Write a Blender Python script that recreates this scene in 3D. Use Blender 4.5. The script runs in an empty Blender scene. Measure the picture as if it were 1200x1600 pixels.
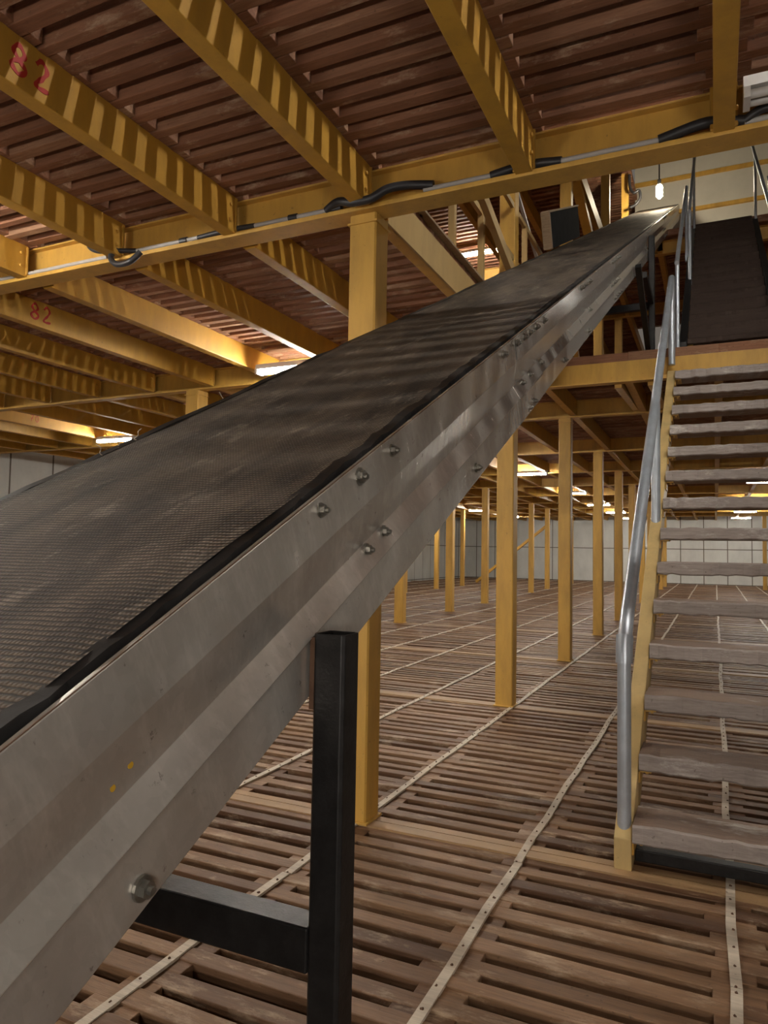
import bpy, bmesh, math, random
from mathutils import Vector, Matrix
random.seed(7)
R = random.Random(11)
C = bpy.context.scene.collection
SC = bpy.context.scene

# ------------------------------------------------------------------ camera
cam_d = bpy.data.cameras.new('camera'); cam = bpy.data.objects.new('camera', cam_d); C.objects.link(cam)
EYE = Vector((0, 0, 1.3))
RW = Matrix(((0.9074, 0.0077, 0.4202), (0.4199, -0.0569, -0.9058), (0.0169, 0.9984, -0.0549)))
cam.matrix_world = Matrix.Translation(EYE) @ RW.to_4x4()
cam_d.sensor_fit = 'VERTICAL'; cam_d.sensor_height = 36.0; cam_d.lens = 1116.45 / 1600 * 36.0
cam_d.clip_start = 0.02; cam_d.clip_end = 200
SC.camera = cam

# ------------------------------------------------------------------ world, exposure
W = bpy.data.worlds.new('world'); SC.world = W; W.use_nodes = True
W.node_tree.nodes['Background'].inputs[0].default_value = (1.0, 0.86, 0.72, 1)
W.node_tree.nodes['Background'].inputs[1].default_value = 0.06
SC.view_settings.view_transform = 'Standard'; SC.view_settings.look = 'None'
SC.view_settings.gamma = 1.0; SC.view_settings.use_curve_mapping = False
SC.view_settings.exposure = 1.12
SC.cycles.use_denoising = True
SC.cycles.max_bounces = 6; SC.cycles.diffuse_bounces = 4; SC.cycles.glossy_bounces = 3
SC.cycles.sample_clamp_indirect = 6.0
TUBE = 118.0          # emission of the fluorescent tubes
FLOOD = 25.0
BULB = 200.0

# ------------------------------------------------------------------ materials
def nt(name):
    m = bpy.data.materials.new(name); m.use_nodes = True
    t = m.node_tree; return m, t, t.nodes, t.links, t.nodes['Principled BSDF']
def coords(n, l, scale=(1, 1, 1), src='Object'):
    c = n.new('ShaderNodeTexCoord'); mp = n.new('ShaderNodeMapping'); mp.inputs['Scale'].default_value = scale
    l.new(c.outputs[src], mp.inputs[0]); return mp.outputs[0]
def noise(n, l, vec, scale, detail=4, rough=.55):
    x = n.new('ShaderNodeTexNoise'); x.inputs['Scale'].default_value = scale
    x.inputs['Detail'].default_value = detail; x.inputs['Roughness'].default_value = rough
    l.new(vec, x.inputs['Vector']); return x.outputs['Fac']
def ramp(n, l, fac, stops):
    r = n.new('ShaderNodeValToRGB'); e = r.color_ramp.elements
    while len(e) < len(stops): e.new(.5)
    for k, (p, c) in enumerate(stops):
        e[k].position = p; e[k].color = (c, c, c, 1) if isinstance(c, (int, float)) else (*c, 1)
    l.new(fac, r.inputs[0]); return r.outputs[0]
def mix(n, l, fac, a, b, mode='MIX'):
    x = n.new('ShaderNodeMix'); x.data_type = 'RGBA'; x.blend_type = mode
    for sock, v in ((0, fac), (6, a), (7, b)):
        if isinstance(v, (int, float)): x.inputs[sock].default_value = v
        elif isinstance(v, tuple): x.inputs[sock].default_value = (*v, 1)
        else: l.new(v, x.inputs[sock])
    return x.outputs[2]
def math_(n, l, op, a, b=None, c=None):
    x = n.new('ShaderNodeMath'); x.operation = op
    for k, v in enumerate((a, b, c)):
        if v is None: continue
        if isinstance(v, (int, float)): x.inputs[k].default_value = v
        else: l.new(v, x.inputs[k])
    return x.outputs[0]
def bump(n, l, h, p, strength=.3, dist=.01):
    b = n.new('ShaderNodeBump'); b.inputs['Strength'].default_value = strength; b.inputs['Distance'].default_value = dist
    l.new(h, b.inputs['Height']); l.new(b.outputs[0], p.inputs['Normal'])

def paint(name, col, dirt=(.10, .06, .03), rough=.5, amount=.55, streak=(5, 5, 1.2)):
    m, t, n, l, p = nt(name)
    v = coords(n, l, streak)
    a = ramp(n, l, noise(n, l, v, 1.6, 6, .65), [(.42, 0.0), (.78, amount)])
    v2 = coords(n, l)
    c = ramp(n, l, noise(n, l, v2, 38, 3, .7), [(.66, 0.0), (.74, .8)])
    b = mix(n, l, a, col, tuple(x * .55 + y * .45 for x, y in zip(col, dirt)))
    b = mix(n, l, math_(n, l, 'MULTIPLY', c, .55), b, dirt)
    l.new(b, p.inputs['Base Color']); p.inputs['Roughness'].default_value = rough
    bump(n, l, noise(n, l, v2, 60, 3), p, .12, .004)
    return m
def wood(name, cols, pale=(.42, .33, .25), rough=.72, palef=.5, axis=(1.2, 16, 16), spec=.35):
    """planks: every loose board its own tone, grain along x, worn pale patches"""
    m, t, n, l, p = nt(name)
    g = n.new('ShaderNodeNewGeometry')
    base = ramp(n, l, g.outputs['Random Per Island'], [(i / (len(cols) - 1), c) for i, c in enumerate(cols)])
    v = coords(n, l, axis)
    grain = noise(n, l, v, 5, 6, .7)
    b = mix(n, l, ramp(n, l, grain, [(.3, .55), (.7, 0.0)]), base, tuple(x * .42 for x in cols[0]))
    v2 = coords(n, l, (1.0, 3.0, 3.0))
    w = ramp(n, l, noise(n, l, v2, 2.6, 9, .76), [(.54, 0.0), (.68, palef)])
    b = mix(n, l, w, b, pale)
    sp = ramp(n, l, noise(n, l, coords(n, l), 45, 2, .6), [(.68, 0.0), (.75, .5)])
    b = mix(n, l, sp, b, (.04, .025, .016))
    l.new(b, p.inputs['Base Color']); p.inputs['Roughness'].default_value = rough
    p.inputs['Specular IOR Level'].default_value = spec
    bump(n, l, grain, p, .35, .006)
    return m
def plain(name, col, rough=.6, metal=0.0, n_amt=.3, n_scale=12, bumpy=.1):
    m, t, n, l, p = nt(name)
    v = coords(n, l)
    f = noise(n, l, v, n_scale, 5, .65)
    b = mix(n, l, ramp(n, l, f, [(.35, 0.0), (.75, 1.0)]), tuple(x * (1 - n_amt) for x in col), col)
    l.new(b, p.inputs['Base Color']); p.inputs['Roughness'].default_value = rough; p.inputs['Metallic'].default_value = metal
    bump(n, l, f, p, bumpy, .004)
    return m
def galvanised(name, col=(.60, .57, .53), rough=(.16, .34), stre=(26, 26, 7)):
    m, t, n, l, p = nt(name)
    v = coords(n, l)
    vo = n.new('ShaderNodeTexVoronoi'); vo.inputs['Scale'].default_value = 55
    l.new(v, vo.inputs['Vector'])
    sp = n.new('ShaderNodeSeparateColor'); l.new(vo.outputs['Color'], sp.inputs[0])
    big = noise(n, l, v, 3.2, 6, .7)
    st = noise(n, l, coords(n, l, stre), 1.0, 4, .7)
    c = mix(n, l, ramp(n, l, big, [(.35, 0.0), (.7, .75)]), col, tuple(x * .66 * w for x, w in zip(col, (1.02, .98, .9))))
    c = mix(n, l, math_(n, l, 'MULTIPLY', sp.outputs[0], .22), c, tuple(x * .6 for x in col))
    c = mix(n, l, ramp(n, l, st, [(.5, 0.0), (.72, .5)]), c, tuple(min(1, x * 1.25) for x in col))
    dk = ramp(n, l, noise(n, l, coords(n, l, (9, 9, 9)), 4, 5, .75), [(.64, 0.0), (.7, .6)])
    c = mix(n, l, dk, c, (.13, .11, .09))
    l.new(c, p.inputs['Base Color']); p.inputs['Metallic'].default_value = .6
    rr = n.new('ShaderNodeMapRange'); rr.inputs[3].default_value = rough[0]; rr.inputs[4].default_value = rough[1]
    l.new(mix(n, l, .5, big, st), rr.inputs[0]); l.new(rr.outputs[0], p.inputs['Roughness'])
    bump(n, l, mix(n, l, .5, st, sp.outputs[0]), p, .22, .003)
    return m
def emit(name, col, s):
    m, t, n, l, p = nt(name)
    p.inputs['Base Color'].default_value = (*col, 1); p.inputs['Emission Color'].default_value = (*col, 1)
    p.inputs['Emission Strength'].default_value = s; return m
def belt_mat():
    m, t, n, l, p = nt('belt')
    c = n.new('ShaderNodeTexCoord'); s = n.new('ShaderNodeSeparateXYZ'); l.new(c.outputs['Object'], s.inputs[0])
    wob = noise(n, l, coords(n, l, (7, 1.5, 1)), 2.2, 3)
    y = math_(n, l, 'ADD', s.outputs[1], math_(n, l, 'MULTIPLY', wob, .012))
    rib = math_(n, l, 'MULTIPLY_ADD', math_(n, l, 'SINE', math_(n, l, 'MULTIPLY', y, 2 * math.pi / .0112)), .5, .5)
    knit = math_(n, l, 'MULTIPLY_ADD', math_(n, l, 'SINE', math_(n, l, 'MULTIPLY', s.outputs[0], 2 * math.pi / .0078)), .5, .5)
    h = math_(n, l, 'MULTIPLY', rib, math_(n, l, 'MULTIPLY_ADD', knit, .45, .55))
    v = coords(n, l, (2.6, .75, 1))
    d1 = ramp(n, l, noise(n, l, v, 2.4, 7, .72), [(.36, 0.0), (.72, 1.0)])
    base = mix(n, l, d1, (.028, .0215, .0175), (.20, .15, .108))
    pale = ramp(n, l, noise(n, l, coords(n, l, (4, 1.5, 1)), 3.0, 7, .8), [(.55, 0.0), (.72, .6)])
    base = mix(n, l, pale, base, (.55, .46, .37))
    hs = ramp(n, l, h, [(.02, .16), (.5, 1.0)])
    base = mix(n, l, 1.0, base, hs, 'MULTIPLY')
    fl = ramp(n, l, noise(n, l, coords(n, l), 160, 2), [(.62, 0.0), (.75, .5)])
    base = mix(n, l, fl, base, (.24, .19, .15))
    l.new(base, p.inputs['Base Color']); p.inputs['Roughness'].default_value = .68
    p.inputs['Specular IOR Level'].default_value = .4
    bump(n, l, h, p, .7, .006)
    return m
def panel_wall(name, col, line=(.11, .085, .06), px=1.0, pz=1.5, lw=.036):
    m, t, n, l, p = nt(name)
    c = n.new('ShaderNodeTexCoord'); s = n.new('ShaderNodeSeparateXYZ'); l.new(c.outputs['Object'], s.inputs[0])
    xy = math_(n, l, 'ADD', s.outputs[0], s.outputs[1])
    fx = math_(n, l, 'LESS_THAN', math_(n, l, 'FRACT', math_(n, l, 'ADD', math_(n, l, 'DIVIDE', xy, px), 100.)), lw / px)
    fz = math_(n, l, 'LESS_THAN', math_(n, l, 'FRACT', math_(n, l, 'ADD', math_(n, l, 'DIVIDE', s.outputs[2], pz), 100.)), lw / pz)
    f = math_(n, l, 'MAXIMUM', fx, fz)
    d = ramp(n, l, noise(n, l, coords(n, l, (1, 1, .5)), 1.4, 6, .7), [(.35, 0.0), (.8, .6)])
    b = mix(n, l, d, col, tuple(x * .6 for x in col))
    l.new(mix(n, l, f, b, line), p.inputs['Base Color']); p.inputs['Roughness'].default_value = .5
    return m

M_YEL = paint('yellow_paint', (.63, .365, .072), amount=.8)
M_YELD = paint('yellow_beam_paint', (.56, .305, .042), amount=.75)
M_STR = paint('worn_stringer_paint', (.60, .43, .18), dirt=(.16, .11, .07), amount=.85)
M_TIE = paint('pale_yellow_rail_paint', (.50, .34, .14))
M_FLOOR = wood('floor_wood', [(.115, .055, .028), (.25, .138, .075), (.34, .198, .108), (.175, .092, .048)], pale=(.56, .42, .29), palef=.75, rough=.55)
M_CEIL = wood('ceiling_wood', [(.20, .085, .045), (.37, .175, .10), (.28, .125, .068), (.44, .25, .15)], pale=(.62, .45, .31), palef=.6, rough=.75)
M_TREAD = wood('tread_wood', [(.22, .14, .10), (.31, .21, .155), (.26, .175, .13)], pale=(.62, .58, .53), palef=.9, rough=.62)
M_TREADF = wood('worn_tread_edge', [(.28, .22, .195), (.44, .38, .35), (.34, .28, .25)], pale=(.68, .64, .60), palef=.9, rough=.5)
M_TREAD_UNLIT = wood('unlit_tread_wood', [(.05, .03, .022), (.07, .042, .03)], palef=.06, rough=.75)  # upper flight: missing light put into the wood colour
M_STRIP = wood('strip', [(.62, .52, .40), (.72, .63, .51)], pale=(.55, .42, .3), palef=.4, rough=.6)
M_GALV = galvanised('galvanised_steel')
M_PIPE = plain('galvanised_pipe', (.62, .68, .76), .36, .55, .22, 9, .05)
M_BELT = belt_mat()
M_RUBBER = plain('black_rubber', (.022, .021, .021), .5, 0, .4, 30, .2)
M_BLACK = plain('black_steel', (.036, .034, .034), .45, .55, .45, 26, .35)
M_RUST = plain('brown_edge', (.16, .085, .05), .6, .3, .4, 20)
M_BOLT = plain('bolt_steel', (.34, .33, .30), .42, .9, .35, 60)
M_CABLE = plain('cable_black', (.03, .03, .034), .45, 0, .2, 20)
M_COND = plain('conduit_grey', (.52, .49, .46), .5, 0, .2, 14)
M_WHITE = plain('lamp_white', (.62, .6, .58), .45, 0, .12, 8)
M_WALL = panel_wall('white_wall_panels', (.66, .66, .62), px=1.0, pz=1.62)
M_UWALL = plain('upper_white_wall', (.68, .64, .56), .55, 0, .12, 2)
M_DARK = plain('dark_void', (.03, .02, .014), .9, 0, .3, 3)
M_TUBE = emit('tube_light', (1.0, .945, .85), TUBE)
M_TUBES = emit('dim_tube_light', (1.0, .945, .85), TUBE * .22)
M_FLOOD = emit('flood_light', (1.0, .92, .82), FLOOD)
M_BULB = emit('bulb_light', (1.0, .86, .62), BULB)
M_RED = plain('red_paint', (.50, .03, .025), .5, 0, .2, 30)
M_YDROP = plain('yellow_drop', (.62, .36, .03), .4, 0, .1, 30)
M_BOARD = plain('dark_board', (.02, .021, .025), .9, 0, .3, 8)
M_BOARD.node_tree.nodes['Principled BSDF'].inputs['Specular IOR Level'].default_value = .05
M_STRAW = plain('straw', (.55, .47, .36), .7, 0, .2, 30)
M_RAW = wood('board_edge', [(.34, .24, .15), (.40, .29, .19)], rough=.7)

# ------------------------------------------------------------------ mesh helpers
class MB:
    def __init__(s): s.v = []; s.f = []; s.m = []
    def add(s, vs, fs, mi=0):
        b = len(s.v); s.v += [tuple(x) for x in vs]
        for f in fs: s.f.append(tuple(b + i for i in f)); s.m.append(mi)
    def box(s, lo, hi, mi=0, M=None):
        (x0, y0, z0), (x1, y1, z1) = lo, hi
        vs = [(x0, y0, z0), (x1, y0, z0), (x1, y1, z0), (x0, y1, z0), (x0, y0, z1), (x1, y0, z1), (x1, y1, z1), (x0, y1, z1)]
        if M is not None: vs = [M @ Vector(v) for v in vs]
        s.add(vs, [(3, 2, 1, 0), (4, 5, 6, 7), (0, 1, 5, 4), (1, 2, 6, 5), (2, 3, 7, 6), (3, 0, 4, 7)], mi)
    def prism(s, prof, a, b, fn, mi=0):
        """closed 2-D profile swept between a and b; fn(u, v, w) -> point"""
        k = len(prof)
        vs = [fn(u, v, a) for u, v in prof] + [fn(u, v, b) for u, v in prof]
        fs = [tuple(range(k - 1, -1, -1)), tuple(range(k, 2 * k))] + [(i, (i + 1) % k, k + (i + 1) % k, k + i) for i in range(k)]
        s.add(vs, fs, mi)
    def bar(s, a, b, w, h, up=(0, 0, 1), mi=0):
        a, b = Vector(a), Vector(b); d = (b - a).normalized(); u = Vector(up)
        x = d.cross(u)
        if x.length < 1e-4: x = d.cross(Vector((0, 1, 0)))
        x.normalize(); y = x.cross(d).normalized()
        vs = [p + x * (w / 2 * i) + y * (h / 2 * j) for p in (a, b) for i, j in ((-1, -1), (1, -1), (1, 1), (-1, 1))]
        s.add(vs, [(0, 1, 2, 3), (7, 6, 5, 4), (0, 4, 5, 1), (1, 5, 6, 2), (2, 6, 7, 3), (3, 7, 4, 0)], mi)
    def tube(s, pts, r, seg=12, mi=0, caps=True):
        pts = [Vector(p) for p in pts]; n = len(pts); rs = r if isinstance(r, (list, tuple)) else [r] * n
        up = Vector((0, 0, 1)); d0 = (pts[1] - pts[0]).normalized()
        if abs(d0.z) > .95: up = Vector((0, 1, 0))
        x = d0.cross(up).normalized(); rings = []
        for i in range(n):
            d = (pts[min(i + 1, n - 1)] - pts[max(i - 1, 0)]).normalized()
            x = (x - d * x.dot(d)).normalized(); y = d.cross(x)
            rings.append([pts[i] + (x * math.cos(a) + y * math.sin(a)) * rs[i] for a in (2 * math.pi * k / seg for k in range(seg))])
        vs = [p for rg in rings for p in rg]
        fs = [(i * seg + k, i * seg + (k + 1) % seg, (i + 1) * seg + (k + 1) % seg, (i + 1) * seg + k) for i in range(n - 1) for k in range(seg)]
        if caps: fs += [tuple(range(seg - 1, -1, -1)), tuple((n - 1) * seg + k for k in range(seg))]
        s.add(vs, fs, mi)
    def hexbolt(s, c, nrm, r=.011, h=.009, washer=True):
        c, nrm = Vector(c), Vector(nrm).normalized()
        if washer: s.tube([c - nrm * .002, c + nrm * .0025], r * 1.45, 12)
        s.tube([c + nrm * .0025, c + nrm * (h + .0025)], r, 6)
        s.tube([c + nrm * (h + .0025), c + nrm * (h + .009)], r * .5, 8)
    def build(s, name, mats, parent=None, origin=None, bevel=0, smooth=False, kind=None):
        o3 = Vector(origin) if origin is not None else Vector((0, 0, 0))
        me = bpy.data.meshes.new(name)
        me.from_pydata([tuple(Vector(v) - o3) for v in s.v] if origin is not None else s.v, [], s.f)
        mats = mats if isinstance(mats, (list, tuple)) else [mats]
        for m in mats: me.materials.append(m)
        if len(mats) > 1: me.polygons.foreach_set('material_index', s.m)
        bm = bmesh.new(); bm.from_mesh(me); bmesh.ops.recalc_face_normals(bm, faces=bm.faces[:]); bm.to_mesh(me); bm.free()
        if smooth:
            me.polygons.foreach_set('use_smooth', [True] * len(me.polygons)); me.set_sharp_from_angle(angle=math.radians(38))
        me.update()
        o = bpy.data.objects.new(name, me); C.objects.link(o); o.location = o3
        if bevel:
            b = o.modifiers.new('bevel', 'BEVEL'); b.width = bevel; b.segments = 2; b.limit_method = 'ANGLE'; b.angle_limit = math.radians(40)
        if parent is not None: attach(o, parent)
        if kind: o['kind'] = kind
        return o
def WM(o):
    m = o.matrix_basis
    return WM(o.parent) @ o.matrix_parent_inverse @ m if o.parent else m.copy()
LOCAL = set()
def attach(o, p):
    o.parent = p
    if p.name not in LOCAL: o.matrix_parent_inverse = WM(p).inverted()   # built in world coordinates
def thing(name, label, cat, loc=(0, 0, 0), group=None):
    o = bpy.data.objects.new(name, None); C.objects.link(o); o.location = loc; o.empty_display_size = .1
    return tag(o, label, cat, group)
def tag(o, label, cat, group=None):
    o['label'] = label; o['category'] = cat
    if group: o['group'] = group
    return o
ORD = ['first', 'second', 'third', 'fourth', 'fifth', 'sixth', 'seventh', 'eighth', 'ninth', 'tenth', 'eleventh', 'twelfth', 'thirteenth', 'fourteenth', 'fifteenth', 'sixteenth']

# ------------------------------------------------------------------ the grid of the building
XJ = lambda k: .045 - .808 * k            # joists and floor battens run along y at these x
YC = [3.19, 6.08, 8.97, 12.1, 15.05, 18.0, 20.95, 23.9, 26.85, 29.8, 32.75]   # column lines (= cross beams)
PITCH = .1215
Z1, Z2, Z3 = 3.0, 6.15, 9.3               # undersides of the joists of the three decks
JH = .20; SH = .095                       # joist depth, slat depth
WALL_Y, WALL_X = 36.5, -12.6

def slats(mb, k_lo, k_hi, y0, y1, ztop, rnd, skip=None, h=SH, w=.068):
    """rows of boards along x with a gap between, blocks over the joists"""
    n = int((y1 - y0) / PITCH)
    for i in range(n):
        yc = y0 + (i + .5) * PITCH
        for k in range(k_lo, k_hi):
            xa, xb = XJ(k + 1), XJ(k)
            if skip and skip(.5 * (xa + xb), yc): continue
            ww = w + rnd.uniform(-.009, .011); dy = rnd.uniform(-.006, .006); dz = rnd.uniform(-.007, .003)
            ya, yb = yc - ww / 2 + dy, yc + ww / 2 + dy; t = rnd.uniform(-.004, .004)
            q = .009
            vs = [(xa, ya + q, ztop - h + dz), (xb, ya + t + q, ztop - h + dz), (xb, yb + t - q, ztop - h + dz), (xa, yb - q, ztop - h + dz),
                  (xa, ya, ztop + dz), (xb, ya + t, ztop + dz + t), (xb, yb + t, ztop + dz + t), (xa, yb, ztop + dz)]
            mb.add(vs, [(3, 2, 1, 0), (4, 5, 6, 7), (0, 1, 5, 4), (1, 2, 6, 5), (2, 3, 7, 6), (3, 0, 4, 7)])
            l, r = rnd.uniform(.06, .10), rnd.uniform(.055, .10)
            zz = ztop - rnd.uniform(.004, .012)
            mb.box((xa, yb - .003, ztop - h), (xa + l, yb + PITCH - ww + .008, zz))
            mb.box((xb - r, yb - .003, ztop - h), (xb, yb + PITCH - ww + .008, zz))

# ---- floor
mb = MB(); slats(mb, -3, 6, .25, 6.1, 0, random.Random(1))
fl = mb.build('floor', M_FLOOR, bevel=.0035, kind='structure')
mb = MB(); slats(mb, -4, 15, 6.1, WALL_Y, 0, random.Random(2), skip=lambda x, y: x > 1.6 + .02 * y)
slats(mb, 6, 15, 1.2, 6.1, 0, random.Random(3), skip=lambda x, y: x < -3 - y * 1.4)
mb.build('floor', M_FLOOR, kind='structure')
mb = MB(); mb.box((-14, -5, -1.02), (7, 38, -.98)); mb.build('floor', M_DARK, kind='structure')  # near-black sheet, the darkness under the slats put into its colour
n_trim = 0
def trim(mb, mats, bevel=0):
    global n_trim
    n_trim += 1
    return mb.build('trim_%d' % n_trim, mats, kind='structure', bevel=bevel)
rs = random.Random(5)
for k in range(-4, 15):                   # pale battens nailed over the slat joints, with nail heads
    mb = MB(); x = XJ(k); y = .5 if k > -2 else 20.0
    if k > 5: y = max(1.0, (k - 4) * .8)
    while y < WALL_Y - .1:
        L = min(rs.uniform(1.4, 2.6), WALL_Y - y); a, b = rs.uniform(-.006, .006), rs.uniform(-.006, .006)
        seg = 6
        for q in range(seg):
            xa = x + a + (b - a) * q / seg + .005 * math.sin(q * 2.1 + y); xb = x + a + (b - a) * (q + 1) / seg + .005 * math.sin((q + 1) * 2.1 + y)
            ya, yb = y + L * q / seg, y + L * (q + 1) / seg
            mb.add([(xa - .0165, ya, -.003), (xa + .0165, ya, -.003), (xb + .0165, yb, -.003), (xb - .0165, yb, -.003),
                    (xa - .0165, ya, .007), (xa + .0165, ya, .007), (xb + .0165, yb, .007), (xb - .0165, yb, .007)],
                   [(3, 2, 1, 0), (4, 5, 6, 7), (0, 1, 5, 4), (1, 2, 6, 5), (2, 3, 7, 6), (3, 0, 4, 7)])
        if y < 10:
            yy = y
            while yy < y + L:
                mb.tube([(x + rs.uniform(-.006, .006), yy, .006), (x + rs.uniform(-.006, .006), yy, .0095)], .0045, 8, mi=1); yy += PITCH * (1 if y < 6 else 2)
        y += L + .004
    trim(mb, [M_STRIP, M_RUST])
for j, y in enumerate(YC):                # top flanges of the floor's own steel beams, flush with the slats
    mb = MB(); mb.box((-12.4, y - .075, -.02), (1.9 + y * .05, y - .005, .004)); mb.box((-12.4, y + .005, -.02), (1.9 + y * .05, y + .06, .002))
    mb.build('trim_%d' % (n_trim + 1), paint('worn_floor_beam_%d' % j, (.38, .235, .115), dirt=(.12, .07, .04), rough=.55, amount=.95, streak=(1.5, 8, 8)), kind='structure'); n_trim += 1
# steel joists carrying the floor, seen through the gaps
mb = MB()
for k in range(-3, 15): mb.box((XJ(k) - .04, .2 if k < 6 else 1.2, -.29), (XJ(k) + .04, WALL_Y, -SH - .001))
trim(mb, M_YELD)

# ---- walls
mb = MB(); mb.box((-12.7, WALL_Y, -.1), (7.0, WALL_Y + .1, 3.6)); mb.build('wall_back', M_WALL, kind='structure')
mb = MB(); mb.box((WALL_X - .1, 2.0, -.1), (WALL_X, WALL_Y, 3.6)); mb.build('wall_left', M_WALL, kind='structure')
mb = MB(); mb.box((6.9, -4.5, -.1), (7.0, WALL_Y, 12)); mb.build('wall_right', M_WALL, kind='structure')
# the pale room at the top of the stairs
mb = MB(); mb.box((-1.62, 17.0, 6.5), (3.2, 17.1, 12.0)); mb.build('wall_upper', M_UWALL, kind='structure')
for z in (9.05, 9.83):
    mb = MB(); mb.prism([(0, -.05), (-.05, -.04), (-.05, .04), (0, .05)], -1.62, 3.2, lambda u, v, w, z=z: (w, 16.998 + u, z + v)); trim(mb, M_YEL)

# ---- decks above
def hole1(x, y): return -1.56 < x < .83 and 3.2 < y < 7.25
def hole2(x, y): return -1.56 < x < .83 and 3.2 < y < 11.75
mb = MB(); slats(mb, -3, 7, .2, 7.4, Z1 + JH + SH, random.Random(21), skip=hole1)
slats(mb, -8, 7, -4.5, .2, Z1 + JH + SH, random.Random(26)); slats(mb, -8, -3, .2, 7.4, Z1 + JH + SH, random.Random(27))
mb.build('ceiling', M_CEIL, bevel=.003, kind='structure')
mb = MB(); slats(mb, 7, 15, 1.6, 7.4, Z1 + JH + SH, random.Random(22)); slats(mb, -8, 15, 7.4, WALL_Y, Z1 + JH + SH, random.Random(23), skip=lambda x, y: x > 1.8 + .1 * y and y > 12)
mb.build('ceiling', M_CEIL, kind='structure')
mb = MB(); slats(mb, -5, 12, 1.6, 20, Z2 + JH + SH, random.Random(24), skip=lambda x, y: hole2(x, y) or (x > -1.56 and y < 3.2) or (y > 16.5 and x > -1.5))
mb.build('ceiling', M_CEIL, kind='structure')
mb = MB(); slats(mb, 2, 12, 4, 20, Z3 + JH + SH, random.Random(25)); mb.build('ceiling', M_CEIL, kind='structure')
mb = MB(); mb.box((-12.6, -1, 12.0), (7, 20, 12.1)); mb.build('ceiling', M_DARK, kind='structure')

# ------------------------------------------------------------------ joists
def joist_mesh(x, y0, y1, z, number=None, w=.078):
    mb = MB()
    # box section with slightly turned lips and end plates
    p = [(-w / 2, 0), (w / 2, 0), (w / 2, JH), (-w / 2, JH)]
    mb.prism(p, y0, y1, lambda u, v, q: (x + u, q, z + v))
    for ye, s in ((y0, 1), (y1, -1)):
        mb.box((x - w / 2 - .012, min(ye, ye + s * .012), z + .01), (x + w / 2 + .012, max(ye, ye + s * .012), z + JH - .01))
        for dz in (.06, .14):
            mb.tube([(x + w / 2, ye + s * .05, z + dz), (x + w / 2 + .012, ye + s * .05, z + dz)], .011, 6)
    return mb
def digits(txt, x, y, z, h, parent, thick=.012):
    """hand-painted strokes on the +x face of a joist"""
    G = {'8': [[(.5, .5), (.85, .72), (.5, 1), (.15, .75), (.5, .5), (.95, .25), (.5, 0), (.05, .25), (.5, .5)]],
         '2': [[(.1, .8), (.45, 1), (.8, .75), (.5, .4), (.12, .12), (.3, .0), (.95, .05)]],
         '7': [[(.1, .95), (.9, 1), (.5, .5), (.35, 0)], [(.2, .5), (.75, .52)]],
         '0': [[(.5, 0), (.1, .3), (.15, .8), (.5, 1), (.85, .75), (.9, .25), (.5, 0)]]}
    w = h * .62; outs = []
    for i, ch in enumerate(txt):
        mb = MB(); lift = 0
        for st in G[ch]:
            pts = [Vector((0, y + i * w * 1.5 + u * w, z + v * h)) for u, v in st]
            fine = []
            for a in range(len(pts) - 1):
                p0, p1, p2, p3 = pts[max(a - 1, 0)], pts[a], pts[a + 1], pts[min(a + 2, len(pts) - 1)]
                for q in range(6):
                    t = q / 6; fine.append(.5 * ((2 * p1) + (p2 - p0) * t + (2 * p0 - 5 * p1 + 4 * p2 - p3) * t * t + (3 * p1 - p0 - 3 * p2 + p3) * t ** 3))
            fine.append(pts[-1]); n = len(fine); rows = []
            for a in range(n):
                d = (fine[min(a + 1, n - 1)] - fine[max(a - 1, 0)]).normalized(); sd = Vector((0, -d.z, d.y)) * thick * (.5 - .12 * math.sin(a * .9))
                lift += .00002
                rows.append([fine[a] + sd + Vector((x, 0, 0)), fine[a] - sd + Vector((x, 0, 0)), fine[a] - sd + Vector((x + .0012 + lift, 0, 0)), fine[a] + sd + Vector((x + .0012 + lift, 0, 0))])
            mb.add([p for rw in rows for p in rw], [(4 * a + q, 4 * a + (q + 1) % 4, 4 * a + 4 + (q + 1) % 4, 4 * a + 4 + q) for a in range(n - 1) for q in range(4)] + [(0, 1, 2, 3), (4 * n - 1, 4 * n - 2, 4 * n - 3, 4 * n - 4)])
        o = mb.build('painted_digit', M_RED, parent); o['label'] = 'red hand painted digit ' + ch

BAYS1 = [(.2, YC[0] - .115), (YC[0] + .075, YC[1] - .11), (YC[1] + .075, YC[2] - .11), (YC[2] + .075, YC[3] - .11)]
BAYTXT = ['overhead before the first cross beam', 'behind the first cross beam', 'behind the second cross beam', 'behind the third cross beam']
for j, (y0, y1) in enumerate(BAYS1):
    ks = range(-1, 8) if j == 0 else range(2, 15)
    if j >= 2: ks = range(-1, 15)
    for k in ks:
        if k < 0 and j == 0: pass
        ya = y0
        if j == 2 and k < 2 and k > -1: ya = 7.32
        nm = XJ(k)
        if k == 2: side = 'in line with near column'
        elif k < 2: side = '%s right of near column' % ORD[1 - k]
        else: side = '%s left of near column' % ORD[k - 3]
        o = joist_mesh(nm, ya, y1, Z1).build('floor_joist', M_YELD, origin=(nm, ya, Z1), bevel=.004)
        num = ''
        if j == 0 and k == 3: digits('82', nm + .039, 1.71, Z1 + .05, .11, o, .017); num = 'with red 82, '
        if j == 1 and k == 6: digits('82', nm + .039, 3.75, Z1 + .05, .12, o, .016); num = 'with red 82, '
        if j == 2 and k == 11: digits('70', nm + .039, 7.0, Z1 + .06, .09, o, .008); num = 'with faint red 70, '
        tag(o, ('yellow joist %s%s, %s' if num else 'yellow steel joist %s%s, %s') % (num, BAYTXT[j], side), 'joist', 'yellow joists under the first deck')
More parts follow.
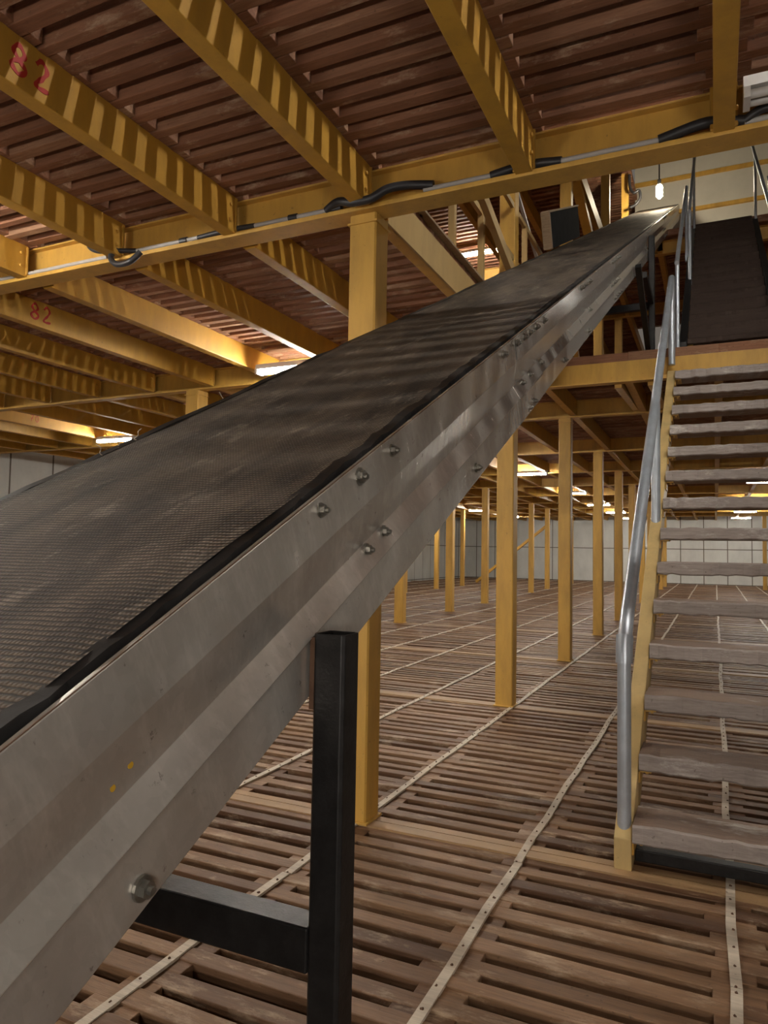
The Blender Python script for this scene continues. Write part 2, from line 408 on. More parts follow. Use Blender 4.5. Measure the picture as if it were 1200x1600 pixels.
for k in range(-1, 15):
    nm = XJ(k); o = joist_mesh(nm, YC[3] + .075, WALL_Y - .02, Z1).build('floor_joist', M_YELD, origin=(nm, YC[3], Z1))
    side = 'in line with the conveyor columns' if k == 2 else ('%s to the right of the column line' % ORD[1 - k] if k < 2 else '%s to the left of the column line' % ORD[k - 3])
    tag(o, 'long yellow joist running to the back wall, %s' % side, 'joist', 'long joists in the far ceiling')
for k in range(2, 11):
    nm = XJ(k); o = joist_mesh(nm, 1.7, 19.9, Z2).build('floor_joist', M_YELD, origin=(nm, 1.7, Z2))
    side = 'over the guard rail' if k == 2 else '%s left of the guard rail' % ORD[k - 3]
    tag(o, 'yellow joist of the second deck high above, %s' % side, 'joist', 'joists of the second deck')
for k in (-1, 0, 1):
    nm = XJ(k); o = joist_mesh(nm, 11.95, 16.4, Z2).build('floor_joist', M_YELD, origin=(nm, 11.95, Z2))
    tag(o, 'yellow joist at the head of the upper stairs, %s right of the conveyor columns' % ORD[1 - k], 'joist', 'joists of the second deck')

# ------------------------------------------------------------------ cross beams
def cross_beam(y, z, x0, x1, label, group='yellow cross beams', mat=None, lip=.05):
    b = thing('cross_beam', label, 'beam', (x0, y, z), group)
    mb = MB(); mb.box((x0, y - .012, z + .012), (x1, y + .012, z + JH - .012)); mb.build('beam_web', mat or M_YEL, b)
    mb = MB(); mb.box((x0, y - lip, z - .012), (x1, y + .05, z + .012)); mb.build('bottom_flange', mat or M_YEL, b, bevel=.003)
    mb = MB(); mb.box((x0, y - .05, z + JH - .012), (x1, y + .05, z + JH - .001)); mb.build('top_flange', mat or M_YEL, b, bevel=.003)
    return b
cross_beam(YC[0] - .03, Z1, -12.5, 3.0, 'yellow cross beam carrying the conduit and dark cable, nearest overhead', lip=.085)
cross_beam(.13, Z1, -9, 3.0, 'yellow cross beam directly over the viewer')
for j in range(1, 11):
    x1 = -1.5 if j == 1 else 4.0
    cross_beam(YC[j] - .03, Z1, -12.5, x1, '%s yellow cross beam counted away from the conduit beam' % ORD[j - 1])
for j, y in enumerate((3.19, 6.08, 8.97, 12.1, 15.05)):
    cross_beam(y - .03, Z2, -9.5, -1.5 if j < 3 else 3.5, 'yellow cross beam of the second deck over %s column beside the conveyor' % ['the nearest', 'the second', 'the third', 'the fourth', 'the fifth'][j], 'cross beams of the second deck')
# beam at the landing edge
b = thing('landing_beam', 'bright yellow edge beam of the landing between the conveyor and stair top', 'beam', (-1.6, 7.27, Z1))
mb = MB(); mb.box((-1.6, 7.24, Z1 + .0), (2.2, 7.30, Z1 + JH)); mb.build('beam_web', M_YEL, b, bevel=.004)
mb = MB(); mb.box((-1.6, 7.20, Z1 - .012), (2.2, 7.30, Z1)); mb.build('bottom_flange', M_YEL, b)
b = thing('edge_beam', 'yellow beam along the deck edge from nearest column to second column', 'beam', (-1.56, 4.6, Z1))
mb = MB(); mb.box((-1.54, YC[0] + .09, Z1), (-1.525, YC[1] - .09, Z1 + JH)); mb.build('beam_web', M_TIE, b)
mb = MB(); mb.box((-1.60, YC[0] + .09, Z1 + JH + SH), (-1.53, YC[1] - .09, Z1 + JH + SH + .015)); mb.build('toe_board', M_RAW, b)
# sloping braces under the landing
for x, lab in ((-.86, 'short yellow diagonal brace under the landing beam nearest the conveyor'), (-.55, 'second short yellow brace under the landing beam')):
    mb = MB(); mb.bar((x, 7.32, Z1 + .0), (x + .02, 8.85, Z1 + .06), .07, .09); tag(mb.build('brace', M_YEL, origin=(x, 7.3, Z1), bevel=.004), lab, 'brace', 'braces under the landing')

# ------------------------------------------------------------------ columns
def column(x, y, z0, z1, label, group, w=.148, detail=True):
    c = thing('steel_column', label, 'column', (x, y, z0), group)
    h = w / 2
    mb = MB(); b = .008
    p = [(-h + b, -h), (h - b, -h), (h, -h + b), (h, h - b), (h - b, h), (-h + b, h), (-h, h - b), (-h, -h + b)]
    mb.prism(p, z0, z1, lambda u, v, q: (x + u, y + v, q)); mb.build('column_shaft', M_YEL, c)
    mb = MB(); mb.box((x - h - .012, y - h - .012, z0 + .002), (x + h + .012, y + h + .012, z0 + .012)); mb.build('base_plate', M_YEL, c)
    if detail:
        mb = MB(); mb.box((x - h - .008, y - h - .008, z1 - .05), (x + h + .008, y + h + .008, z1 - .04)); mb.build('head_plate', M_YEL, c)
    return c
XA = [-1.59, -1.64, -1.68, -1.735, -1.76, -1.8, -1.83, -1.86, -1.89, -1.92, -1.95]
POS = ['nearest', 'second', 'third', 'fourth', 'fifth', 'sixth', 'seventh', 'eighth', 'ninth', 'tenth', 'eleventh']
for j, y in enumerate(YC):
    column(XA[j], y, .0, Z1 - .013, '%s yellow column of the row beside the conveyor, standing on the slatted floor' % POS[j], 'columns beside the conveyor')
for j in range(1, 11):
    x = -5.07 - .03 * (YC[j] - 6)
    column(x, YC[j], 0, Z1 - .013, '%s yellow column of the middle row left of the conveyor' % POS[j - 1], 'columns in the middle row', .17 if j < 4 else .16)
for j in range(3, 11):
    column(-8.75 - .01 * YC[j], YC[j], 0, Z1 - .013, '%s yellow column of the far left row near the left wall' % POS[j - 3], 'columns in the far left row')
column(1.82, YC[10], 0, Z1 - .013, 'yellow column standing alone at far right by the white back wall', 'columns right of the stairs')
for j, y in enumerate(YC[:6]):
    if j == 0: continue
    column(XA[j], y, Z1 + JH + SH, Z2 - .013, 'upper-floor yellow column above the %s column beside the conveyor' % POS[j], 'columns on the first deck', .14)
for j in (2, 3, 4):
    column(-1.66, YC[j] + .3, Z2 + JH + SH, Z3 - .013, 'yellow column on the second deck left of the conveyor head, %s from the front' % ORD[j - 2], 'columns on the second deck', .14)

# ------------------------------------------------------------------ guard rail on the first deck
zb = Z1 + JH + SH
g = thing('guard_rail', 'pale yellow guard rail on the deck edge left of the rising conveyor', 'railing', (-1.585, 3.6, zb))
for y in (3.84, 4.43, 5.08, 6.42, 7.1):
    mb = MB(); mb.box((-1.607, y - .022, zb - .0), (-1.563, y + .022, zb + 1.05)); mb.build('rail_post', M_TIE, g)
for z in (.55, 1.02):
    mb = MB(); mb.box((-1.60, 3.3, zb + z), (-1.57, 5.98, zb + z + .045)); mb.box((-1.60, 6.16, zb + z), (-1.57, 8.88, zb + z + .045)); mb.build('rail_bar', M_TIE, g)
def brace(a, b, w, h, mat, label, group=None, name='brace'):
    mb = MB(); mb.bar(a, b, w, h); return tag(mb.build(name, mat, origin=a, bevel=.003), label, 'brace', group)
brace((-1.49, 4.45, 3.95), (-1.49, 5.75, 3.55), .05, .09, M_TIE, 'dusty diagonal bar from under the conduit beam down to the second column', 'diagonal braces on the first deck')
brace((-1.66, 6.25, 4.75), (-1.62, 7.6, 4.1), .03, .03, M_PIPE, 'thin grey diagonal rod behind the guard rail posts', 'diagonal braces on the first deck')
brace((-1.62, 9.25, 6.2), (-1.62, 10.9, 5.75), .12, .1, M_YELD, 'broad yellow diagonal brace above the conveyor belt', 'diagonal braces on the first deck')
brace((-1.72, 9.1, 4.9), (-1.75, 10.9, 3.35), .06, .09, M_YEL, 'yellow diagonal brace beneath the conveyor beside an upper column', 'diagonal braces on the first deck')
brace((-1.76, 12.2, 5.2), (-1.78, 14.6, 3.35), .06, .09, M_YEL, 'far yellow diagonal brace beneath the conveyor head', 'diagonal braces on the first deck')
brace((-9.0, 28.6, .1), (-5.9, 28.2, 2.5), .1, .1, M_YELD, 'yellow diagonal brace low in front of the back wall', 'diagonal braces near the back wall')

# ------------------------------------------------------------------ conveyor
PIT = math.asin(.4429); CT, ST = math.cos(PIT), math.sin(PIT)
def CV(s, t, n): return Vector((s, CT * t - ST * n, 1.3 + ST * t + CT * n))
S0, T0, N0 = -1.04, -1.3, -.706
conv = thing('belt_conveyor', 'long galvanised belt conveyor with dark ribbed belt climbing to upper decks', 'conveyor', CV(S0, T0, N0))
conv.rotation_euler = (PIT, 0, 0); LOCAL.add(conv.name)
TE = 17.6
L_ = lambda u, v, q: (u - S0, q - T0, v - N0)
def panel(side, ta, tb, seed):
    """rolled side sheet: top lip, upper web, ledge, middle band, step, lower web, bottom return"""
    f = -1 if side > 0 else 1      # right side faces +s
    def X(d): return (-.63 + d) if side > 0 else (-1.455 - d)
    out = [(0, -.395), (0, -.480), (-.022, -.566), (0, -.612), (-.008, -.618), (-.008, -.706)]
    th = .004
    inn = [(-.05, -.706), (-.05, -.706 + th), (-.008 - th, -.706 + th), (-.008 - th, -.616), (-th, -.610), (-.022 - th, -.567), (-th, -.482), (-th, -.395 - th), (-.012, -.395 - th), (-.012, -.395)]
    mb = MB(); mb.prism([(X(d), n) for d, n in out + inn], ta, tb, L_); return mb
SEAMS = [-1.3, 2.49, 5.5, 8.7, 11.9, 15.0, TE]
for side in (1, -1):
    for i in range(6):
        panel(side, SEAMS[i] + .002, SEAMS[i + 1] - .002, i).build('side_panel', M_GALV, conv, bevel=.0018)
for i in range(1, 6):                     # overlapping joint plates with bolts
    t = SEAMS[i]
    mb = MB(); mb.box(L_(-.629, -.475, t + .01), L_(-.6265, -.402, t + .62)); mb.v = [(min(a), min(b), min(c)) if False else v for v, a, b, c in zip(mb.v, mb.v, mb.v, mb.v)] if False else mb.v
    mb.build('joint_plate', M_GALV, conv)
    mb = MB(); mb.box(L_(-.638, -.704, t - .02), L_(-.635, -.622, t + .45)); mb.build('joint_plate', M_GALV, conv)
def bolt(t, n, s=None, r=.0095):
    s = (-.6265 if n > -.48 else (-.6455 if n > -.6 else -.6355)) if s is None else s
    if n < -.48: n = n - .012
    mb = MB(); mb.hexbolt(L_(s, n, t), (1, 0, 0), r); mb.build('bolt', M_BOLT, conv)
for t, n in ((1.011, -.421), (1.344, -.422), (1.265, -.566), (1.176, -.566), (1.915, -.655)): bolt(t, n, {True: -.630, False: None}[n > -.48])
bolt(1.178, -.42, -.630, .0125); bolt(.435, -.665, None, .011)
for t in (2.32, 2.51, 2.623, 2.72, 2.84, 2.99): bolt(t, -.417)
for t, n in ((2.596, -.566), (2.73, -.566), (2.943, -.566), (2.622, -.668), (2.714, -.668), (3.421, -.658), (4.344, -.566), (4.2, -.66), (4.0, -.415), (4.15, -.415), (4.3, -.415)): bolt(t, n)
for t in (5.5, 8.7, 11.9):
    for dt in (-.1, .06, .18, .3):
        bolt(t + dt, -.417); bolt(t + dt + .05, -.566); bolt(t + dt + .1, -.66)
mb = MB()                                  # belt: carrying run and return run
SL, SR = -1.432, -.664
def strip(nt_, t0, t1, sag, mbx, th=.009):
    N = 60
    for i in range(N):
        a, b = t0 + (t1 - t0) * i / N, t0 + (t1 - t0) * (i + 1) / N
        M_ = 8
        for q in range(M_):
            s_a, s_b = SL + (SR - SL) * q / M_, SL + (SR - SL) * (q + 1) / M_
            z = lambda s, t: nt_ - .006 * math.sin(math.pi * (s - SL) / (SR - SL)) + .0035 * math.sin(t * 2.6) - (.004 * math.sin(t * 5 + 1) if s > SR - .1 else 0)
            mbx.add([L_(s_a, z(s_a, a), a), L_(s_b, z(s_b, a), a), L_(s_b, z(s_b, b), b), L_(s_a, z(s_a, b), b)], [(0, 1, 2, 3)])
strip(-.390, -1.1, TE + .02, 0, mb)
cr = lambda t, n0, sgn: [(t + sgn * .1 * math.sin(a), n0 - .1 + .1 * math.cos(a)) for a in [math.pi * i / 10 for i in range(11)]]
for tt, sg in ((TE + .02, 1), (-1.1, -1)):
    P = cr(tt, -.39, sg)
    for (ta, na), (tb, nb) in zip(P[:-1], P[1:]):
        mb.add([L_(SL, na, ta), L_(SR, na, ta), L_(SR, nb, tb), L_(SL, nb, tb)], [(0, 1, 2, 3)])
mb.add([L_(SL, -.59, -1.1), L_(SR, -.59, -1.1), L_(SR, -.59, TE + .02), L_(SL, -.59, TE + .02)], [(0, 1, 2, 3)])
bm_ = mb.build('conveyor_belt', M_BELT, conv)
mm = bm_.data; b_ = bmesh.new(); b_.from_mesh(mm); bmesh.ops.remove_doubles(b_, verts=b_.verts, dist=1e-4); bmesh.ops.recalc_face_normals(b_, faces=b_.faces); b_.to_mesh(mm); b_.free()
mm.polygons.foreach_set('use_smooth', [True] * len(mm.polygons))
for s_a, s_b, nn in ((SR - .006, SR + .014, -.388), (SL - .012, SL + .006, -.388)):     # frayed rubber edging
    mb = MB(); N = 420 if s_b > -1 else 120; rr = random.Random(9)
    prev = None
    for i in range(N + 1):
        t = -1.1 + (TE + 1.1) * (i / N) ** 1.3; j = rr.uniform(-.004, .004); h = rr.uniform(-.003, .002)
        ring = [L_(s_a + j * 1.5, nn + .003 + h, t), L_(s_b + j, nn - .001 + h, t), L_(s_b + j, nn - .016, t), L_(s_a, nn - .016, t)]
        if prev: mb.add(prev + ring, [(0, 1, 5, 4), (1, 2, 6, 5), (2, 3, 7, 6), (3, 0, 4, 7)])
        prev = ring
    mb.build('belt_edge', M_RUBBER, conv)
mb = MB(); mb.prism([(-.644, -.398), (-.6425, -.398), (-.6425, -.46), (-.644, -.46)], -1.2, TE, L_)
mb.prism([(-.6425, -.3975), (-.631, -.394), (-.631, -.398), (-.6425, -.4015)], -1.2, TE, L_); mb.build('inner_lip', M_RUST, conv)
mb = MB(); mb.box(L_(-1.40, -.47, -1.2), L_(-.70, -.43, TE)); mb.build('slider_bed', M_BLACK, conv)
for nm_, t in (('tail_drum', -1.1), ('head_drum', TE + .02)):
    mb = MB(); mb.tube([L_(-1.44, -.49, t), L_(-.65, -.49, t)], .092, 24); mb.build(nm_, M_BLACK, conv, smooth=True)
for t, n in ((.485, -.533), (.453, -.540)):
    mb = MB(); mb.tube([L_(-.6445, n, t), L_(-.630 - (-.48 - n) * .256 + .0008, n, t)], .0045, 10); mb.build('paint_drop', M_YDROP, conv)
# support frames (upright posts, built in world space)
def leg_frame(y, zt, z0, w, arm_z, plate):
    for x in (-.624 + w / 2, -1.463 - w / 2):
        t = .004
        mb = MB(); a = w / 2; r = .006
        o_ = [(-a + r, -a), (a - r, -a), (a, -a + r), (a, a - r), (a - r, a), (-a + r, a), (-a, a - r), (-a, -a + r)]
        i_ = [(u * (a - t) / a, v * (a - t) / a) for u, v in o_]
        for z_, q_ in ((z0 + (.012 if plate else 0), zt),):
            k = 8
            vs = [(x + u, y + v, z) for z in (z_, q_) for ring in (o_, i_) for u, v in ring]
            fs = []
            for q in range(k):
                q2 = (q + 1) % k
                fs += [(q, q2, 2 * k + q2, 2 * k + q), (k + q2, k + q, 3 * k + q, 3 * k + q2), (2 * k + q, 2 * k + q2, 3 * k + q2, 3 * k + q), (q2, q, k + q, k + q2)]
            mb.add(vs, fs)
        lg = bpy_leg(mb)
        mb = MB(); e = w * .9
        mb.box((x - e, y - e, z0 + .001), (x + e, y + e, z0 + .013)); part_world(mb.build('foot_plate', M_BLACK), lg)
    mb = MB(); mb.box((-1.50, y - .03, arm_z - .075), (-.623, y + .03, arm_z)); ar = mb.build('cross_arm', M_BLACK, bevel=.004); part_world(ar, conv)
    mb = MB(); zz = zt - .13
    mb.box((-.634, y - .022, zz), (-.6245, y + .03, zt - .008)); part_world(mb.build('weld_bracket', M_RUST), conv)
def part_world(o, p):
    o.parent = p; o.matrix_parent_inverse = WM(p).inverted(); return o
def bpy_leg(mb):
    return part_world(mb.build('support_leg', M_BLACK, bevel=.0015), conv)
leg_frame(1.096, 1.158, .0, .060, .668, True)
leg_frame(7.98, 4.72, zb, .062, 4.0, True)
leg_frame(-.75, .30, .0, .060, .12, True)
mb = MB(); mb.bar((-.60, 6.55, 3.86), (-.58, 7.34, 3.32), .05, .05); part_world(mb.build('support_brace', M_BLACK), conv)
mb = MB(); mb.bar((-.60, 7.98, 4.0), (-.60, 7.15, 4.0), .05, .06); part_world(mb.build('support_brace', M_BLACK), conv)

# dark board standing on the belt's left edge
mb = MB(); mb.box((-1.475, 6.55 , 0), (-1.405, 8.3, .3))
gb = thing('guide_board', 'dark upright board, its lit end put into pale colour, beside the belt left edge', 'board', CV(-1.44, 7.4, -.37))
gb.rotation_euler = (PIT, 0, 0); LOCAL.add(gb.name)
mb = MB(); mb.box((-.03, .012, .0), (.03, 1.75, .33)); mb.build('board_panel', M_BOARD, gb, bevel=.004)
mb = MB(); mb.box((-.045, -.03, .0), (.04, .011, .345)); mb.build('lit_end_edge', M_RAW, gb, bevel=.004)  # lit end edge of the board put into a pale colour
mb = MB(); mb.box((-.045, .012, .331), (.04, 1.75, .35)); mb.build('top_batten', M_RAW, gb, bevel=.003)

# ------------------------------------------------------------------ stairs
st = thing('staircase', 'open stairs of worn wooden treads between yellow stringers, beside the conveyor', 'stairs', (.1, 3.2, 0))
RISE, GO = .2143, .2875
def stringer(x0, x1, y0, z0, y1, z1, mat, parent, d=.15, cut=True):
    mb = MB(); sl = (z1 - z0) / (y1 - y0)
    prof = [(y0 - .03, 0.001 + z0), (y0 + .15, z0 + .001), (y1 + .1, z1 - .06), (y1 + .1, z1 + .06), (y1 - .02, z1 + .06), (y0 - .03, z0 + .13)]
    mb.prism(prof, x0, x1, lambda u, v, q: (q, u, v)); return mb.build('stringer', mat, parent, bevel=.004)
stringer(-.392, -.322, 3.20, 0, 7.12, 2.97, M_STR, st); stringer(.62, .69, 3.20, 0, 7.12, 2.97, M_STR, st)
mb = MB(); mb.bar((-.318, 3.30, .034), (.615, 3.30, .034), .06, .05); mb.build('foot_angle', M_BLACK, st, bevel=.004)
tr = random.Random(31)
def tread(x0, x1, y, z, depth, th, mat, parent, bracket=True, rough=.006, front=None):
    mb = MB(); N = 22; rows = []
    for i in range(N + 1):
        x = x0 + (x1 - x0) * i / N; e = tr.uniform(-rough, rough); w = tr.uniform(-rough, rough) * .6; w2 = tr.uniform(-rough, rough) * .8
        rows.append([(x, y + e, z - .008 + w), (x, y + .01 + e, z + w), (x, y + depth, z + w * .3), (x, y + depth, z - th), (x, y + .006 + e, z - th + w2), (x, y - .002 + e, z - th + .008 + w2)])
    vs = [p for r in rows for p in r]; k = 6
    fs = [(i * k + q, i * k + (q + 1) % k, (i + 1) * k + (q + 1) % k, (i + 1) * k + q) for i in range(N) for q in range(k)] + [tuple(range(k)), tuple(N * k + q for q in range(k - 1, -1, -1))]
    mb.add(vs, fs)
    for i in range(N):
        for q in (0, 4, 5): mb.m[i * k + q] = 1
    o = mb.build('tread', [mat, front or mat], parent)
    if bracket:
        mb = MB(); mb.box((x0 - .004, y + .02, z - th - .008), (x0 + .05, y + depth - .03, z - th - .001)); mb.box((x0 - .004, y + .02, z - th - .055), (x0 + .003, y + depth - .03, z - th - .001)); mb.tube([(x0 + .03, y + .05, z - th - .02), (x0 + .03, y + .05, z - th)], .007, 6)
        mb.build('tread_bracket', M_YEL, o)
    return o
for k in range(14):
    tread(-.318, .615, 3.165 + GO * k, .195 + RISE * k,   .235 if k else .25, .076, M_TREAD, st, front=M_TREADF)
def pipe(pts, r, mat, parent, name, seg=16):
    mb = MB(); mb.tube(pts, r, seg); return mb.build(name, mat, parent, smooth=True)
hr = pipe([(-.357, 3.245, .875), (-.357, 3.25, .915), (-.357, 3.275, .955), (-.357, 3.35, 1.03), (-.357, 7.0, 3.80), (-.357, 7.2, 3.95)], .030, M_PIPE, st, 'handrail')
pipe([(-.357, 3.23, .09), (-.357, 3.24, .87)], .0285, M_PIPE, st, 'rail_post')
pipe([(-.357, 3.238, .84), (-.357, 3.243, .9), (-.357, 3.26, .955)], .0355, M_PIPE, st, 'rail_elbow')
pipe([(-.357, 5.08, 1.5), (-.357, 5.09, 2.33)], .029, M_PIPE, st, 'rail_post')
pipe([(-.357, 7.16, 3.1), (-.357, 7.17, 3.93)], .030, M_PIPE, st, 'rail_post')
for y, z in ((3.23, .075), (5.08, 1.475)):
    pipe([(-.357, y, z - .05), (-.357, y, z + .04)], .0335, M_YDROP if y < 4 else M_YEL, st, 'post_socket')
for x in (.655,):
    pipe([(x, 3.245, .875), (x, 3.35, 1.03), (x, 7.2, 3.95)], .030, M_PIPE, st, 'handrail')
    pipe([(x, 3.23, .09), (x, 3.24, .9)], .0285, M_PIPE, st, 'rail_post')
    pipe([(x, 5.08, 1.5), (x, 5.09, 2.33)], .0285, M_PIPE, st, 'rail_post')
    pipe([(x, 7.16, 3.1), (x, 7.17, 3.93)], .0285, M_PIPE, st, 'rail_post')
# upper flight: its shade is put into near-black treads and risers
us = thing('staircase', 'unlit upper stairs, coloured dark, rising from the landing towards the lit white wall', 'stairs', (.13, 7.6, zb))
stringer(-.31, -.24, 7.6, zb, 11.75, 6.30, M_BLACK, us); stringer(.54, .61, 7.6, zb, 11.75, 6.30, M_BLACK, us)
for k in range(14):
    tread(-.236, .536, 7.72 + .2895 * k, zb + .2 + .2125 * k, .27, .06, M_TREAD_UNLIT, us, bracket=True)
    mb = MB(); mb.box((-.236, 7.72 + .2895 * k + .255, zb + .2 + .2125 * k), (.536, 7.72 + .2895 * k + .27, zb + .2 + .2125 * (k + 1) - .06)); mb.build('riser', M_TREAD_UNLIT, us)
nos = lambda y: zb + .2 + .734 * (y - 7.72)
for x, a, b in ((-.32, 7.42, 10.45), (-.255, 9.2, 12.6), (.585, 8.6, 12.5), (.66, 7.5, 10.2)):
    zl = .9
    pipe([(x, a, nos(a) + zl), (x, b, nos(b) + zl)], .022, M_PIPE, us, 'handrail', 10)
for x, y in ((-.32, 7.5), (-.32, 10.3), (-.255, 9.4), (-.255, 11.7), (.585, 8.8), (.585, 11.7), (.66, 10.0)):
    pipe([(x, y, nos(y) - .1), (x, y, nos(y) + .9)], .02, M_PIPE, us, 'rail_post', 10)

# ------------------------------------------------------------------ lamps
def lamp(x, y, z, label, group, on=True, L=.76, mat=None):
    t = thing('fluorescent_lamp', label, 'lamp', (x, y, z), group)
    B = lambda lo, hi: (lo, hi)
    mb = MB(); prof = [(-.05, .0), (.05, .0), (.035, .05), (-.035, .05)]
    mb.prism(prof, x - L / 2, x + L / 2, lambda u, v, q: (q, y + u, z + v)); mb.build('lamp_housing', M_WHITE, t)
    for dy in (-.026, .026):
        mb = MB(); mb.tube([(x - L / 2 + .02, y + dy, z - .021), (x + L / 2 - .02, y + dy, z - .021)], .017, 10)
        mb.build('lamp_tube', (mat or M_TUBE) if on else M_WHITE, t, smooth=True)
    for s in (-1, 1):
        mb = MB(); mb.box((x + s * (L / 2 - .012) - .012, y - .05, z - .042), (x + s * (L / 2 - .012) + .012, y + .05, z + .0)); mb.build('end_cap', M_WHITE, t)
    return t
XL = -3.5
LZ = Z1 - .03
for i, y in enumerate((1.7, 5.5, 10.1, 14.7, 19.7, 24.5, 29.0, -3.0, 33.6)):  # the last one is added to brighten the back wall
    lamp(XL if y != 1.7 else -3.65, y, LZ, 'glowing strip lamp between the joists left of the conveyor, %s from the front' % ORD[i], 'strip lamps left of the conveyor')
for i, y in enumerate((3.6, 8.25, 13.0, 18.0, 22.5, 27.0, 32.0)):  # farthest lamp added to lift the wall at the back
    lamp(XJ(10.5), y, LZ, 'glowing strip lamp in the far left row, %s from the front' % ORD[i], 'strip lamps in the far left row')
for i, (x, y) in enumerate(((1.45, 2.62), (1.0, 17.6), (1.0, 23.6), (1.2, -3.0), (2.35, 1.95), (1.0, 29.0), (1.0, 33.6))):  # short dim pair added for groove reflections, last pair to brighten the back wall
    lamp(x, y, LZ, mat=M_TUBES if i in (0, 4) else None, L=.26 if i in (0, 4) else .76, label='glowing strip lamp right of the stairs, %s from the front' % ORD[i], group='strip lamps right of the stairs')
for i, (x, y) in enumerate(((XL, 10.95), (XL, 5.6), (1.15, 2.6), (XJ(10.5), 6.0), (1.5, 13.8), (2.8, 2.6))):  # last lamp is added, unseen, to strengthen the light stripes on the joists
    lamp(x, y, Z2 + .045, L=1.5 if i in (2, 5) else (.4 if i == 4 else .76), group='strip lamps under the second deck', label=['glowing strip lamp high under the second deck, seen through the opening', 'strip lamp under the second deck above the left aisle', 'strip lamp under the second deck above the viewer', 'strip lamp under the second deck at far left', 'strip lamp under the second deck right of the upper stairs', 'added strip lamp under the second deck, strengthening the joist stripes'][i])
lamp(.42, 2.95, Z1 + .06, 'unlit white strip lamp beside the overhead conduit beam at top right', 'strip lamps right of the stairs', on=False, L=.62)
b = thing('bulb_lamp', 'bright hanging bulb lamp above the conveyor head by the white wall', 'lamp', (-.92, 14.3, 8.2))
mb = MB(); mb.tube([(-.92, 14.3, 8.15), (-.92, 14.3, 8.2), (-.92, 14.3, 8.38), (-.92, 14.3, 8.42)], [.02, .06, .06, .03], 14); mb.build('bulb', M_BULB, b, smooth=True)
mb = MB(); mb.tube([(-.92, 14.3, 8.42), (-.92, 14.3, 8.52)], .035, 12); mb.build('lamp_socket', M_RUBBER, b, smooth=True)
mb = MB(); mb.tube([(-.92, 14.3, 8.52), (-.92, 14.3, 11.99)], .012, 8); mb.build('lamp_cord', M_RUBBER, b)

def work_lamp(x, y, z, yaw, label):
    t = thing('work_lamp', label, 'lamp', (x, y, 0), 'work lamps behind the viewer')
    M = Matrix.Translation((x, y, z)) @ Matrix.Rotation(yaw, 4, 'Z') @ Matrix.Rotation(math.radians(24), 4, 'X')
    mb = MB(); mb.box((-.42, -.06, -.17), (.42, 0, .17), M=M); mb.build('lamp_housing', M_BLACK, t)
    mb = MB(); mb.box((-.39, .0005, -.15), (.39, .006, .15), M=M); mb.build('lamp_panel', M_FLOOD, t)
    mb = MB(); mb.tube([(x, y - .03, .02), (x, y - .03, z - .1)], .02, 10); mb.build('lamp_stand', M_BLACK, t)
    for a in (0, 2.1, 4.2):
        mb = MB(); mb.bar((x, y - .03, .35), (x + .4 * math.sin(a), y - .03 + .4 * math.cos(a), .015), .025, .02); mb.build('leg', M_BLACK, t)
work_lamp(1.25, -1.7, 1.15, .12, 'work lamp on a tripod behind the viewer, by the stairs side')
work_lamp(-2.6, -1.9, 1.0, -.1, 'work lamp on a tripod behind the viewer, left of the conveyor')
# ------------------------------------------------------------------ conduit and cables on the near cross beam
yc = YC[0] - .03 - .075; zc = Z1 + .012
def bez(pts, n=8):
    P = [Vector(p) for p in pts]; out = []
    for a in range(len(P) - 1):
        p0, p1, p2, p3 = P[max(a - 1, 0)], P[a], P[a + 1], P[min(a + 2, len(P) - 1)]
        for q in range(n):
            t = q / n; out.append(.5 * ((2 * p1) + (p2 - p0) * t + (2 * p0 - 5 * p1 + 4 * p2 - p3) * t * t + (3 * p1 - p0 - 3 * p2 + p3) * t ** 3))
    return out + [P[-1]]
cd = thing('conduit', 'pale grey conduit lying on the near cross beam, left of the column', 'conduit', (-3, yc, zc))
for a, b in ((-6.5, -3.28), (-3.05, -2.6), (-2.22, -1.78)):
    mb = MB(); mb.tube([(a, yc, zc + .014), (b, yc, zc + .014)], .0125, 10); mb.build('conduit_pipe', M_COND, cd, smooth=True)
for x in (-1.98, -2.7, -1.72):
    mb = MB(); mb.tube([(x - .025, yc, zc + .014), (x + .025, yc, zc + .014)], .0185, 10); mb.box((x - .01, yc - .004, zc - .02), (x + .01, yc + .004, zc + .0)); mb.build('pipe_clip', M_CABLE, cd)
cd2 = thing('conduit', 'grey conduit lying on the near cross beam, right of the column', 'conduit', (-.5, yc, zc))
for a, b in ((-1.25, -.92), (-.6, -.2), (.12, 1.2)):
    mb = MB(); mb.tube([(a, yc, zc + .014), (b, yc, zc + .014)], .0125, 10); mb.build('conduit_pipe', M_COND, cd2, smooth=True)
def cable(pts, r, label, group='dark cables along the near cross beam', of=None):
    mb = MB(); mb.tube(bez(pts), r, 10)
    if of is not None: return mb.build('cable_sleeve', M_CABLE, of, smooth=True)
    return tag(mb.build('cable', M_CABLE, origin=pts[0], smooth=True), label, 'cable', group)
cable([(-1.78, yc, zc + .014), (-1.70, yc - .03, zc + .03), (-1.60, yc - .06, zc - .005), (-1.5, yc - .07, zc - .012), (-1.42, yc - .05, zc + .03), (-1.33, yc - .02, zc + .045), (-1.2, yc, zc + .03)], .021, 'thick dark cable sagging across the head of the nearest column')
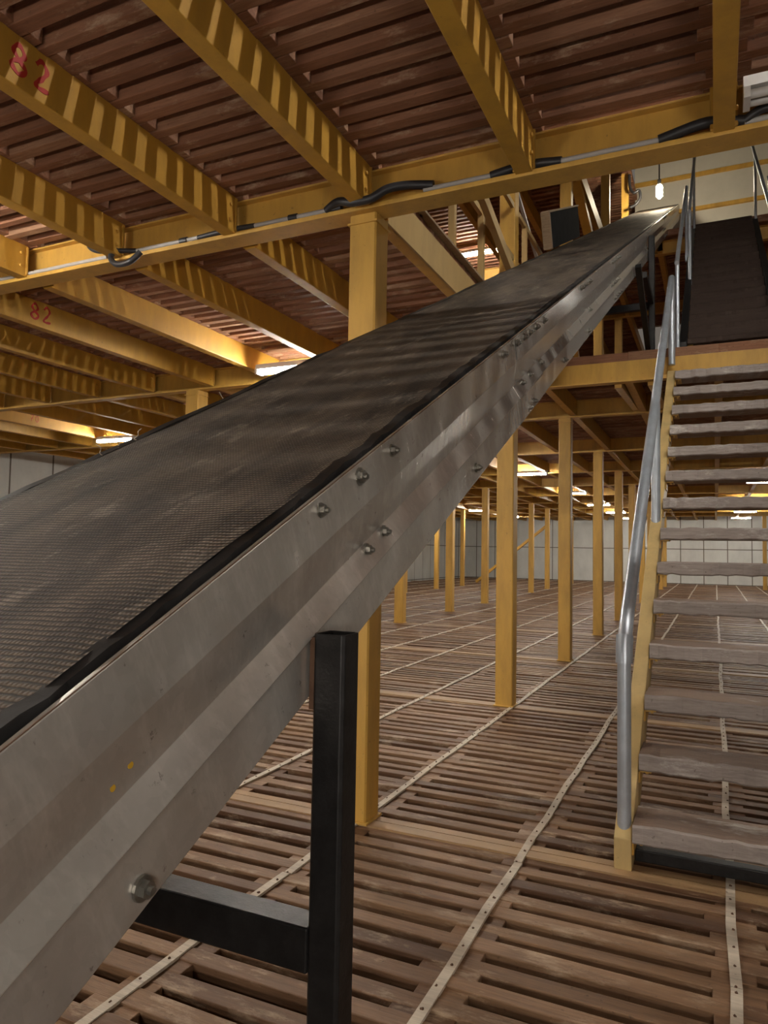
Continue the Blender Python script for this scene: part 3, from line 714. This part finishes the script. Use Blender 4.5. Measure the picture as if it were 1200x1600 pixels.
cable([(-2.6, yc, zc + .014), (-2.4, yc - .005, zc + .018), (-2.22, yc, zc + .014)], .015, 'short dark sleeve of cable on the cross beam under a joist', of=cd)
cable([(-3.4, yc - .02, zc + .16), (-3.38, yc - .05, zc + .08), (-3.3, yc - .06, zc + .03), (-3.2, yc - .05, zc + .02), (-3.05, yc, zc + .014)], .014, 'dark cable dropping from the joist at upper left')
cable([(-3.16, yc - .05, zc + .03), (-3.18, yc - .07, zc - .03), (-3.12, yc - .08, zc - .085), (-3.02, yc - .08, zc - .085), (-2.96, yc - .06, zc - .03)], .017, 'dark cable loop hanging below the cross beam at upper left')
cable([(-.92, yc, zc + .014), (-.76, yc, zc + .03), (-.6, yc, zc + .014)], .02, 'dark cable sleeve on the cross beam under the joist right of the column', of=cd2)
cable([(-.2, yc, zc + .014), (-.02, yc - .01, zc + .04), (.12, yc, zc + .02)], .022, 'dark cable sleeve on the cross beam at top right', of=cd2)
cable([(.12, yc, zc + .02), (.2, yc - .02, zc + .045), (.4, yc - .02, zc + .03), (.9, yc, zc + .02)], .018, 'dark cable below the unlit white lamp at top right', of=cd2)
# cables by the conveyor head
cable([(-1.56, 15.2, 9.2), (-1.54, 15.15, 8.9), (-1.46, 15.1, 8.75), (-1.36, 15.1, 8.78), (-1.34, 15.1, 8.62), (-1.42, 15.1, 8.5), (-1.53, 15.1, 8.45)], .028, 'dark looped cable beside the conveyor head', 'cables at the conveyor head')

# ------------------------------------------------------------------ straws caught on the belt edge
for i, (t, lab) in enumerate(((1.85, 'curled pale straw on the belt edge below the middle column'), (1.45, 'upright pale straw on the belt edge near the far lamp'), (1.32, 'bent pale straw on the belt edge nearest the viewer'), (1.38, 'small loop of straw on the belt edge beside the far lamp'))):
    p = CV(SL, t, -.388); q = random.Random(40 + i)
    k = [p + Vector((0, 0, -.002))]
    for a in range(4): k.append(k[-1] + Vector((q.uniform(-.012, .012), q.uniform(-.012, .016), q.uniform(.0, .014))))
    mb = MB(); mb.tube(bez(k, 5), .0011, 6); tag(mb.build('straw', M_STRAW, origin=p), lab, 'straw', 'straws on the belt edge')
